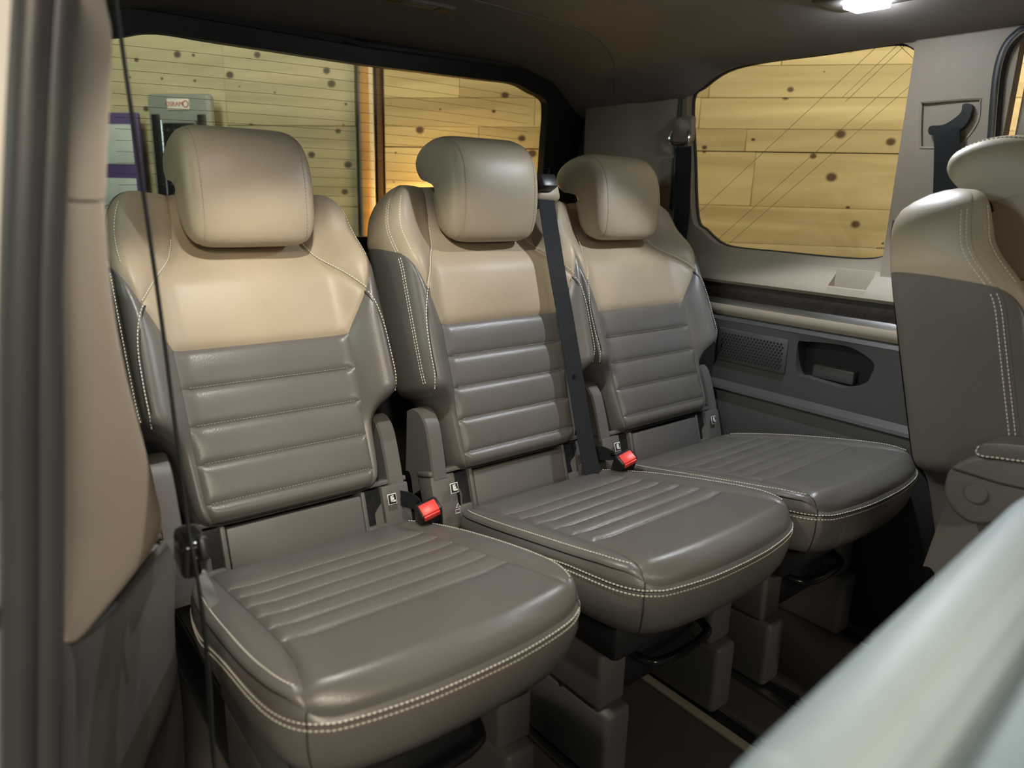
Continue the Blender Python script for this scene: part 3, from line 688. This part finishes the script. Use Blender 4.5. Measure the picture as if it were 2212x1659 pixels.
        pts = smooth_poly([lw(*q, 0.686) for q in ((2104, 980), (2112, 964), (2135, 957), (2212, 962), (2330, 972), (2330, 1004), (2212, 998), (2150, 990), (2118, 988))], 4, closed=True)
        pad = soft_prism(pts, 0.056, 0.005).build('armrest_pad', DARK, arm, angle=60)
        MB().tube(smooth_poly([lw(*q, 0.6895) for q in ((2058, 1012), (2110, 1028), (2170, 1046), (2250, 1062))], 5), 0.0016, 6).build('knuckle_seam', CORE, arm)
        stitch([p+np.array([-0.001, 0, 0]) for p in smooth_poly([lw(*q, 0.686) for q in ((2116, 962), (2108, 976), (2122, 985), (2150, 988), (2212, 996), (2300, 1002))], 5)], arm, THREAD, 0.0062, 0.0010)
    return t
make_seat('two-tone leather rear seat nearest the open door, leftmost of the row of three', (0, 0, 0), 0.0, recl=1.2, xs=0.972, hshift=0.014)
make_seat('two-tone leather middle seat of the rear row with a black belt over its shoulder', (0.4994, -0.0219, 0), 0.0199, recl=-4.3, xs=0.965, hshift=0.010, hz=-0.012, belt_guide=True)
make_seat('two-tone leather rear seat beside the far side window, rightmost of the row of three', (0.973, -0.0257, 0), 0.022, recl=1.5, buckle=False)
make_seat('second-row seat at the right edge seen from its side, beige top with an armrest', (0.985, -0.880, 0), 0.0, recl=-8.0, buckle=False, armrest=True, hz=-0.030)

# ------------------------------------------------------------------ folded second-row seat in the near foreground
fs = empty('folded_seat', (0.022, -1.362, 0.004), 0.088); tag(fs, 'pale ribbed back of a folded second-row seat in the near lower right corner', 'seat')
m = MB(); prof = smooth_poly([(0.215, 0.66), (0.232, 0.70), (0.234, 0.76), (0.224, 0.789), (0.208, 0.801), (0.190, 0.802), (0.182, 0.792), (0.177, 0.778), (0.170, 0.772), (0.150, 0.784), (0.138, 0.798), (0.130, 0.799), (0.122, 0.793), (0.10, 0.792), (-0.10, 0.80), (-0.25, 0.79), (-0.27, 0.76), (-0.26, 0.66)], 4)
rows = []
for x in (-0.221, -0.217, -0.205, 0.205, 0.217, 0.221):
    k = 0.0 if abs(x) < 0.21 else (0.003 if abs(x) < 0.22 else 0.012)
    rows.append([(x, y*(1-k), z-k*0.8*(z > 0.7)) for y, z in prof])
m.grid(rows, wrap=True); n = len(prof); m.f.append(tuple(range(n))); m.f.append(tuple(len(m.v)-1-i for i in range(n)))
m.build('back_shell', SHELL, fs, angle=50)
for i, yy in enumerate((0.060, -0.01, -0.08)): MB().box((0, yy, 0.794+0.002*i), (0.39, 0.020, 0.014), 0.005, 3).build('shell_rib', SHELL, fs)
for s in (-1, 1): MB().box((s*0.228, -0.02, 0.725), (0.022, 0.50, 0.115), 0.010, 3).build('edge_padding', BEIGE, fs)
MB().box((0, -0.02, 0.60), (0.45, 0.52, 0.13), 0.03, 4).build('backrest_pad', BEIGE, fs)
MB().box((0, -0.02, 0.46), (0.46, 0.52, 0.14), 0.03, 4).build('cushion', DARK, fs)
for u in (-0.13, 0.18): MB().box((u, -0.02, 0.20), (0.06, 0.40, 0.40), 0.01).build('leg', PLAS, fs)

# ------------------------------------------------------------------ belts
# middle seat belt
bt = empty('seat_belt', (0.66, -0.05, 0.9)); tag(bt, 'black belt running down from the middle seat shoulder to its cushion', 'seat belt', 'seat belts')
m = MB(); n_ = np.array([0, 1, -0.345]); P0 = (0, -0.078, 0.75); o0 = np.array([0.66, -0.05, 0.9])
pp = [onpl(px, py, P0, n_)-o0 for px, py in ((1180, 432), (1190, 500), (1206, 600), (1224, 700), (1242, 810), (1258, 910), (1270, 975))]
q = onpl(1283, 1032, (0, -0.078, 0.75), n_)-o0; pp.append(q)
pp = smooth_poly(pp, 5); ribbon(m, pp, (1, 0.02, 0.10), 0.047); m.build('webbing', WEB, bt)
q = onpl(1241, 812, (0, -0.080, 0.75), n_)-o0; MB().tube([q, q+np.array([0, -0.004, 0.001])], 0.0048, 12).build('stop_button', BLACK, bt)
# far rear pillar: guide + belt of the rightmost seat
bt = empty('seat_belt', (1.285, 0.165, 1.2)); tag(bt, 'black belt hanging from a chrome ringed guide beside the far side window', 'seat belt', 'seat belts')
gc = onx(1474, 292, 1.272)-np.array([1.285, 0.165, 1.2])
MB().box(gc+np.array([0.008, 0.004, 0.016]), (0.020, 0.078, 0.072), 0.010, 3).build('guide_plate', BPLAS, bt)
m = MB(); m.tube([gc+np.array([-0.004, 0, 0.018]), gc+np.array([-0.014, 0, 0.016]), gc+np.array([-0.020, 0, 0.012])], [0.030, 0.028, 0.015], 20); m.build('guide_cap', BPLAS, bt)
MB().tube(smooth_poly([gc+np.array([-0.012, a, b]) for a, b in ((0.030, 0.012), (0.036, -0.008), (0.028, -0.022), (0.0, -0.027), (-0.028, -0.022), (-0.036, -0.008), (-0.030, 0.012))], 4), 0.0042, 8).build('guide_ring', CHROME, bt)
m = MB(); pth = [onx(1476, 318, 1.262), onx(1476, 360, 1.262), onx(1474, 420, 1.262), onx(1472, 470, 1.264), np.array([1.266, 0.12, 0.80]), np.array([1.262, 0.10, 0.55])]
ribbon(m, smooth_poly([p-np.array([1.285, 0.165, 1.2]) for p in pth], 4), (0.35, -1, 0), 0.047); m.build('webbing', WEB, bt)
# near pillar belt with tongue
o0 = np.array([-0.27, -0.47, 0.8]); bt = empty('seat_belt', tuple(o0)); tag(bt, 'black belt with a metal tongue hanging beside the near pillar', 'seat belt', 'seat belts')
m = MB(); pth = [np.array([-0.272, -0.395, 1.25])]+[onx(px, py, -0.268) for px, py in ((268, 130), (300, 350), (350, 700), (388, 1000), (405, 1130), (420, 1210), (434, 1300), (450, 1450), (462, 1650))]+[np.array([-0.262, -0.50, 0.20])]
ribbon(m, smooth_poly([p-o0 for p in pth], 5), [(0.155, 1, 0.0)]*(5*(len(pth)-1)+1), 0.047, 0.0022); m.build('webbing', WEB, bt)
tc_ = onx(412, 1190, -0.262)-o0
tg = MB().box(tc_, (0.030, 0.045, 0.052), 0.008, 3, rot=Matrix.Rotation(0.3, 3, 'X')).build('tongue_grip', BAR, bt)
MB().box(tc_+np.array([0.008, -0.018, 0.010]), (0.012, 0.030, 0.030), 0.005, 3, rot=Matrix.Rotation(-0.3, 3, 'X')).build('tongue_cover', BLACK, tg)
p1 = onx(432, 1240, -0.262)-o0; p2 = onx(462, 1305, -0.246)-o0
m = MB(); ribbon(m, [p1, (p1+p2)/2, p2], (1.0, 0.35, 0), 0.014, 0.003); m.build('tongue', CHROME, tg)
# far middle pillar trim, recess, belt
CPX = 1.296
rq = [onx(px, py, CPX) for px, py in ((1990, 228), (2000, 222), (2108, 214), (2116, 222), (2112, 262), (2085, 300), (2050, 316), (1996, 318), (1988, 308))]
rq = smooth_poly(rq, 3, closed=True); cq = np.mean(rq, axis=0)
ro = [np.array([CPX]+list(rect_pt(p[1:], -0.672, -0.468, 0.84, 1.42, cq[1:]))) for p in rq]
for cy, cz in ((-0.672, 0.84), (-0.468, 0.84), (-0.672, 1.42), (-0.468, 1.42)):
    i = min(range(len(ro)), key=lambda k: (ro[k][1]-cy)**2+(ro[k][2]-cz)**2); ro[i] = np.array([CPX, cy, cz])
t2 = MB().ring(ro, rq, (0.03, 0, 0)).build('trim_2', BPLAS); struct(t2)
MB().ring([cq+(p-cq)*1.04-np.array([0.002, 0, 0]) for p in rq], [cq+(p-cq)*0.97 for p in rq], (0.006, 0, 0)).build('recess_rim', BPLAS, t2)
MB().prism([cq+(p-cq)*1.02+np.array([0.022, 0, 0]) for p in rq], (0.004, 0, 0)).build('recess_floor', BPLAS, t2)
bt = empty('seat_belt', (1.28, -0.575, 1.1)); tag(bt, 'black belt coming out of the slot in the far middle pillar', 'seat belt', 'seat belts')
o0 = np.array([1.28, -0.575, 1.1])
ar_ = [onx(px, py, 1.288)-o0 for px, py in ((2080, 225), (2098, 226), (2097, 248), (2084, 272), (2062, 288), (2038, 292), (2008, 291), (2008, 273), (2036, 270), (2058, 258), (2076, 242))]
MB().prism(smooth_poly(ar_, 3, closed=True), (0.010, 0, 0)).build('slot_cover', BLACK, bt)
m = MB(); ribbon(m, smooth_poly([onx(2046, 280, 1.279)-o0, onx(2045, 290, 1.274)-o0, onx(2045, 330, 1.272)-o0, onx(2043, 400, 1.272)-o0, onx(2040, 480, 1.272)-o0, onx(2036, 600, 1.272)-o0], 4), (0, 1, 0.06), 0.050); m.build('webbing', WEB, bt)

# ------------------------------------------------------------------ far sliding door
d1 = MB().box((1.335, -1.35, 0.50), (0.05, 1.30, 0.80), 0.02).build('door_1', BPLAS); struct(d1)
sl = [onx(px, py, 1.293) for px, py in ((2142, 330), (2150, 240), (2158, 160), (2172, 110), (2196, 78), (2230, 62))]
sl = [np.array(p) for p in sl]; sl.append(np.array([1.293, -0.80, sl[-1][2]+0.012])); sl.append(np.array([1.293, -1.9, sl[-1][2]+0.012]))
sl.insert(0, np.array([1.293, sl[0][1]-0.015, 0.85])); ss = smooth_poly(sl, 5)
MB().tube(ss, 0.0115, 10).build('door_seal', RUB, d1)
MB().tube([p+np.array([-0.010, -0.004, -0.002]) for p in ss], 0.0028, 8).build('seal_bead', CHROME, d1)
MB().box((1.335, -0.80, 1.12), (0.04, 0.24, 0.50), 0.02).build('door_frame', BPLAS, d1)
MB().box((1.335, -1.35, 1.12), (0.006, 0.90, 0.46)).build('door_glass', GLASS, d1)
MB().box((1.335, -1.30, 1.41), (0.05, 1.30, 0.10)).build('door_header', BPLAS, d1)

# ------------------------------------------------------------------ near pillar (door opening)
PA = np.array([-0.372, -0.625, 0.952]); pd = np.array([0.588, 0.809, 0.0]); pn = np.cross(pd, np.array([0.131, 0, 0.991])); pn /= np.linalg.norm(pn)
if (CAM-PA) @ pn < 0: pn = -pn
def opl(px, py, off=0.0): return onpl(px, py, PA+pn*off, pn)
def pill(name, lft, rgt, mat, parent=None, bow=0.012, th=0.05):
    """shell between two edges given as pixel polylines of equal length, bowed towards the viewer"""
    rows = []
    for a, b in zip(lft, rgt):
        A, Bp = opl(*a), opl(*b); row = []
        for s in np.linspace(0, 1, 17):
            k = 1-abs(2*s-1)**5
            row.append(A+(Bp-A)*s+pn*(bow*(k-1)))
        row += [Bp-pn*(bow+th), A-pn*(bow+th)]
        rows.append(row)
    m = MB(); m.grid(rows, wrap=True); q = len(rows[0]); m.f.append(tuple(range(q))); m.f.append(tuple(len(m.v)-1-i for i in range(q)))
    return m.build(name, mat, parent, angle=40)
L1 = smooth_poly([np.array(p) for p in ((158, -40), (155, 0), (148, 120), (140, 250), (134, 350), (131, 400), (129, 424), (131, 432))], 4)
R1 = smooth_poly([np.array(p) for p in ((245, -40), (245, 0), (262, 75), (258, 200), (252, 330), (250, 400), (249, 424), (246, 432))], 4)
t3 = pill('trim_3', L1, R1, BPLAS); struct(t3)
L2 = smooth_poly([np.array(p) for p in ((131, 438), (127, 448), (124, 520), (122, 620), (126, 760), (129, 900), (131, 1060), (131, 1220), (131, 1374), (131, 1384))], 4)
R2 = smooth_poly([np.array(p) for p in ((246, 438), (248, 448), (252, 520), (264, 640), (290, 790), (325, 930), (358, 1060), (364, 1165), (200, 1365), (150, 1384))], 4)
for i in range(len(R2)-9, len(R2)):
    pass
pill('lower_cover', L2[:], R2[:], BPLAS, t3)
L3 = smooth_poly([np.array(p) for p in ((131, 1388), (131, 1440), (128, 1540), (122, 1659), (118, 1800))], 4)
R3 = smooth_poly([np.array(p) for p in ((155, 1392), (170, 1440), (174, 1540), (176, 1659), (178, 1800))], 4)
pill('sill_edge', L3, R3, PLAS, t3, bow=0.008)
# dark quarter panel below the pillar cover
def opl2(px, py): return onpl(px, py, PA-pn*0.012, pn)
QL = [(358, 1178), (332, 1213), (270, 1290), (200, 1360), (158, 1390), (168, 1450), (172, 1520), (174, 1600), (176, 1680), (178, 1800)]
QR = [(385, 1185), (405, 1215), (413, 1290), (418, 1360), (421, 1400), (424, 1450), (412, 1520), (376, 1600), (345, 1680), (322, 1800)]
rows = []
for a, b in zip(smooth_poly([np.array(q) for q in QL], 4), smooth_poly([np.array(q) for q in QR], 4)):
    A, Bp = opl2(*a)-pn*0.006, opl2(*b)-pn*0.006
    rows.append([A+(Bp-A)*k-pn*(0.022*max(0, (k-0.72)/0.28)**2) for k in np.linspace(0, 1, 15)]+[Bp-pn*0.07, A-pn*0.07])
m = MB(); m.grid(rows, wrap=True); m.build('quarter_panel', PLAS, t3, angle=45)
m = MB(); m.tube([opl2(*p)-pn*0.004 for p in smooth_poly([np.array(q) for q in ((145, 1386), (200, 1362), (270, 1290), (330, 1215), (362, 1178))], 5)], 0.0045, 8); m.build('joint_strip', PLASD, t3)
QB = smooth_poly([np.array(p) for p in ((425, 1440), (400, 1540), (372, 1620), (345, 1700), (330, 1800), (430, 1800), (440, 1600))], 4, closed=True)
m = MB(); m.prism([opl2(*p)-pn*0.03 for p in QB], -pn*0.05); m.build('sill_panel', PLASD, t3, angle=30)
# rubber door seals and the painted jamb
def seal(name, pts, r, y, mat, parent):
    return MB().tube(smooth_poly([ony(px, py, y) for px, py in pts], 6), r, 12).build(name, mat, parent)
seal('door_seal', ((131, -60), (127, 0), (115, 200), (105, 400), (96, 600), (98, 800), (101, 1000), (100, 1300), (97, 1659), (96, 1760)), 0.0128, -0.660, RUB, t3)
seal('door_seal', ((78, -60), (74, 0), (65, 150), (57, 300), (44, 600), (39, 900), (40, 1200), (38, 1659), (38, 1760)), 0.0128, -0.668, RUB, t3)
seal('seal_base', ((106, -60), (101, 0), (88, 200), (76, 450), (70, 600), (69, 900), (70, 1200), (68, 1659), (67, 1760)), 0.018, -0.638, PLASD, t3)
jl = [ony(px, py, -0.650) for px, py in ((54, -60), (48, 0), (32, 300), (18, 600), (13, 900), (13, 1200), (13, 1659), (13, 1760))]
m = MB(); m.grid([[p+np.array([0.012, 0.02, 0]), p, p+np.array([-0.006, -0.006, 0]), p+np.array([-0.05, -0.008, 0]), p+np.array([-0.10, 0.0, 0]), p+np.array([-0.115, 0.03, 0])] for p in jl]); m.build('door_jamb', WHITEP, t3)
m = MB(); q = ony(8, 1068, -0.655); m.box(q+np.array([-0.03, 0, 0]), (0.07, 0.006, 0.003)); q = ony(8, 1330, -0.655); m.box(q+np.array([-0.03, 0, 0]), (0.07, 0.006, 0.018)); m.build('jamb_gap', BLACK, t3)
# near side body behind the pillar: quarter trim and window (mostly hidden)
wl = MB().box((-0.345, 0.12, 0.44), (0.05, 0.90, 0.88)).build('wall_left', PLASD); struct(wl)
MB().box((-0.335, 0.41, 1.12), (0.04, 0.34, 0.54)).build('rear_pillar', BPLAS, wl)
MB().box((-0.335, -0.10, 1.39), (0.04, 1.10, 0.06)).build('window_header', BPLAS, wl)
MB().box((-0.335, -0.1, 1.12), (0.005, 0.70, 0.50)).build('quarter_glass', GLASS, wl)

# ------------------------------------------------------------------ garage around the van
gf = MB().box((0.6, 0.2, -0.33), (9, 9, 0.06)).build('ground', CONC); struct(gf)
GE = np.array([-0.6392, 0.769, 0]); GN = np.array([-0.769, -0.6392, 0]); GO = np.array([2.6, -0.3, 0])
ang = math.atan2(GE[1], GE[0])
wb = MB().box((0, 0.05, 1.1), (8.0, 0.06, 2.9)).build('wall_back', CONC); struct(wb)
gc0 = GO+GE*1.5-GN*0.02
wb.location = gc0; wb.rotation_euler = (0, 0, ang+math.pi)   # local -y faces the van
# local x runs along -GE : x = -(t-1.5)
def tx(t): return -(t-1.5)
z = -0.30; k = 0
rnd = random.Random(3)
bounds = [-0.30]
while bounds[-1] < 2.5:
    bounds.append(bounds[-1]+rnd.choice((0.095, 0.11, 0.125, 0.14)))
j = min(range(len(bounds)), key=lambda i: abs(bounds[i]-1.197)); bounds[j] = 1.197
for a, b in zip(bounds, bounds[1:]):
    cuts = [-2.0, rnd.uniform(-0.4, 0.3), rnd.uniform(0.75, 1.35), rnd.uniform(1.6, 2.1), 2.40]
    for c, d in zip(cuts, cuts[1:]):
        gap = 0.004 if abs(a-1.197) < 0.002 else 0.0012
        bx = MB().box((0, 0, 0), (d-c-0.0012, 0.022, b-a-gap), 0.0012, 1).build('plank', PINE, wb)
        bx.location = (tx((c+d)/2), 0.008+rnd.uniform(-0.001, 0.001), (a+b)/2+gap/2)
for zz0, zz1 in ((-0.3, 0.35), (0.35, 0.95), (0.95, 1.28), (1.28, 1.66), (1.66, 2.5)):
    for c, d in ((2.53, 3.13), (3.13, 3.75), (3.75, 4.6), (4.6, 5.4)):
        bx = MB().box((0, 0, 0), (d-c-0.002, 0.016, zz1-zz0-0.002), 0.001, 1).build('plywood_panel', PLY, wb)
        bx.location = (tx((c+d)/2), 0.012+rnd.uniform(-0.003, 0.003), (zz0+zz1)/2)
MB().box((tx(2.478), -0.004, 1.1), (0.034, 0.05, 2.8), 0.003).build('corner_batten', wood('batten_wood', (0.40, 0.21, 0.06), (0.55, 0.30, 0.09)), wb)
MB().box((tx(2.452), -0.014, 1.1), (0.020, 0.016, 2.8), 0.003).build('cable_duct', simple('cream_duct', (0.75, 0.66, 0.45), 0.5), wb)
MB().box((tx(2.418), -0.006, 1.1), (0.014, 0.03, 2.8)).build('batten_brown_strip', simple('brown_strip', (0.10, 0.05, 0.02), 0.6), wb)  # dark brown strip beside the cable duct
def onwall(px, py, off=0.0): return onpl(px, py, GO+GN*off, GN)
# creeper board hung on the wall
RW = Matrix.Rotation(ang+math.pi, 3, 'Z'); RWE = (0, 0, ang+math.pi)
c = onwall(390, 292, 0.06); cb = empty('tool_board', tuple(c+np.array([0, 0, -0.28]))); cb.rotation_euler = RWE
tag(cb, 'grey moulded board with black inserts and a printed label hung on the pale wall', 'board')
m = MB(); m.box((0, 0.02, 0.14), (0.305, 0.045, 0.62), 0.018, 4); m.build('frame', CREEP, cb)
for s in (-1, 1): MB().box((s*0.112, -0.004, 0.105), (0.040, 0.010, 0.52), 0.004).build('side_insert', BLACK, cb)
pdn = MB().box((0, -0.006, 0.10), (0.150, 0.014, 0.46), 0.012, 3).build('centre_pad', BLACK, cb)
m = MB()
for i in range(4):
    for jj in range(8): m.tube([(-0.048+0.032*i, -0.012, 0.30-0.045*jj), (-0.048+0.032*i, -0.017, 0.30-0.045*jj)], 0.006, 8)
m.build('pad_studs', PLASD, cb)['kind'] = 'stuff'
for s in (-1, 1): MB().tube([(s*0.084, -0.006, 0.34), (s*0.084, -0.006, -0.12)], 0.005, 8).build('edge_bead', CHROME, cb)
MB().box((0.005, -0.006, 0.405), (0.105, 0.006, 0.044), 0.002).build('label_plate', LABEL, cb)
def text(s, size, loc, parent, mat, rot=(math.pi/2, 0, 0), name='lettering'):
    cu = bpy.data.curves.new(name, 'FONT'); cu.body = s; cu.size = size; cu.extrude = 0.0006; cu.align_x = 'CENTER'; cu.align_y = 'CENTER'
    o = bpy.data.objects.new(name, cu); COL.objects.link(o); dg = bpy.context.evaluated_depsgraph_get()
    me = bpy.data.meshes.new_from_object(o.evaluated_get(dg)); bpy.data.objects.remove(o); q = bpy.data.objects.new(name, me); COL.objects.link(q)
    me.materials.clear(); me.materials.append(mat); q.parent = parent; q.location = loc; q.rotation_euler = rot; return q
text('OSRAM', 0.026, (-0.012, -0.0098, 0.405), cb, LREDP)
MB().tube([(0.044+0.012*math.cos(a), -0.0095, 0.406+0.013*math.sin(a)) for a in np.linspace(0, 2*math.pi, 16)[:-1]], 0.0022, 6, closed=True).build('bulb_mark', LREDP, cb)
# purple framed sheet
c = onwall(258, 350, 0.03); pf = empty('hanging_frame', tuple(c+np.array([0, 0, -0.2]))); pf.rotation_euler = RWE
tag(pf, 'purple frame with pale panes hanging on the wall beside the pillar', 'frame')
def rr(w, h, cz): return [(a, 0, b+cz) for a, b in ((-w, -h), (w, -h), (w, h), (-w, h))]
MB().box((0, 0, 0.20), (0.25, 0.02, 0.42), 0.008).build('frame', PURP, pf)
for zz, hh in ((0.275, 0.17), (0.07, 0.12)): MB().box((-0.008, -0.010, zz), (0.19, 0.008, hh), 0.003, 3).build('pane', PALEB, pf)
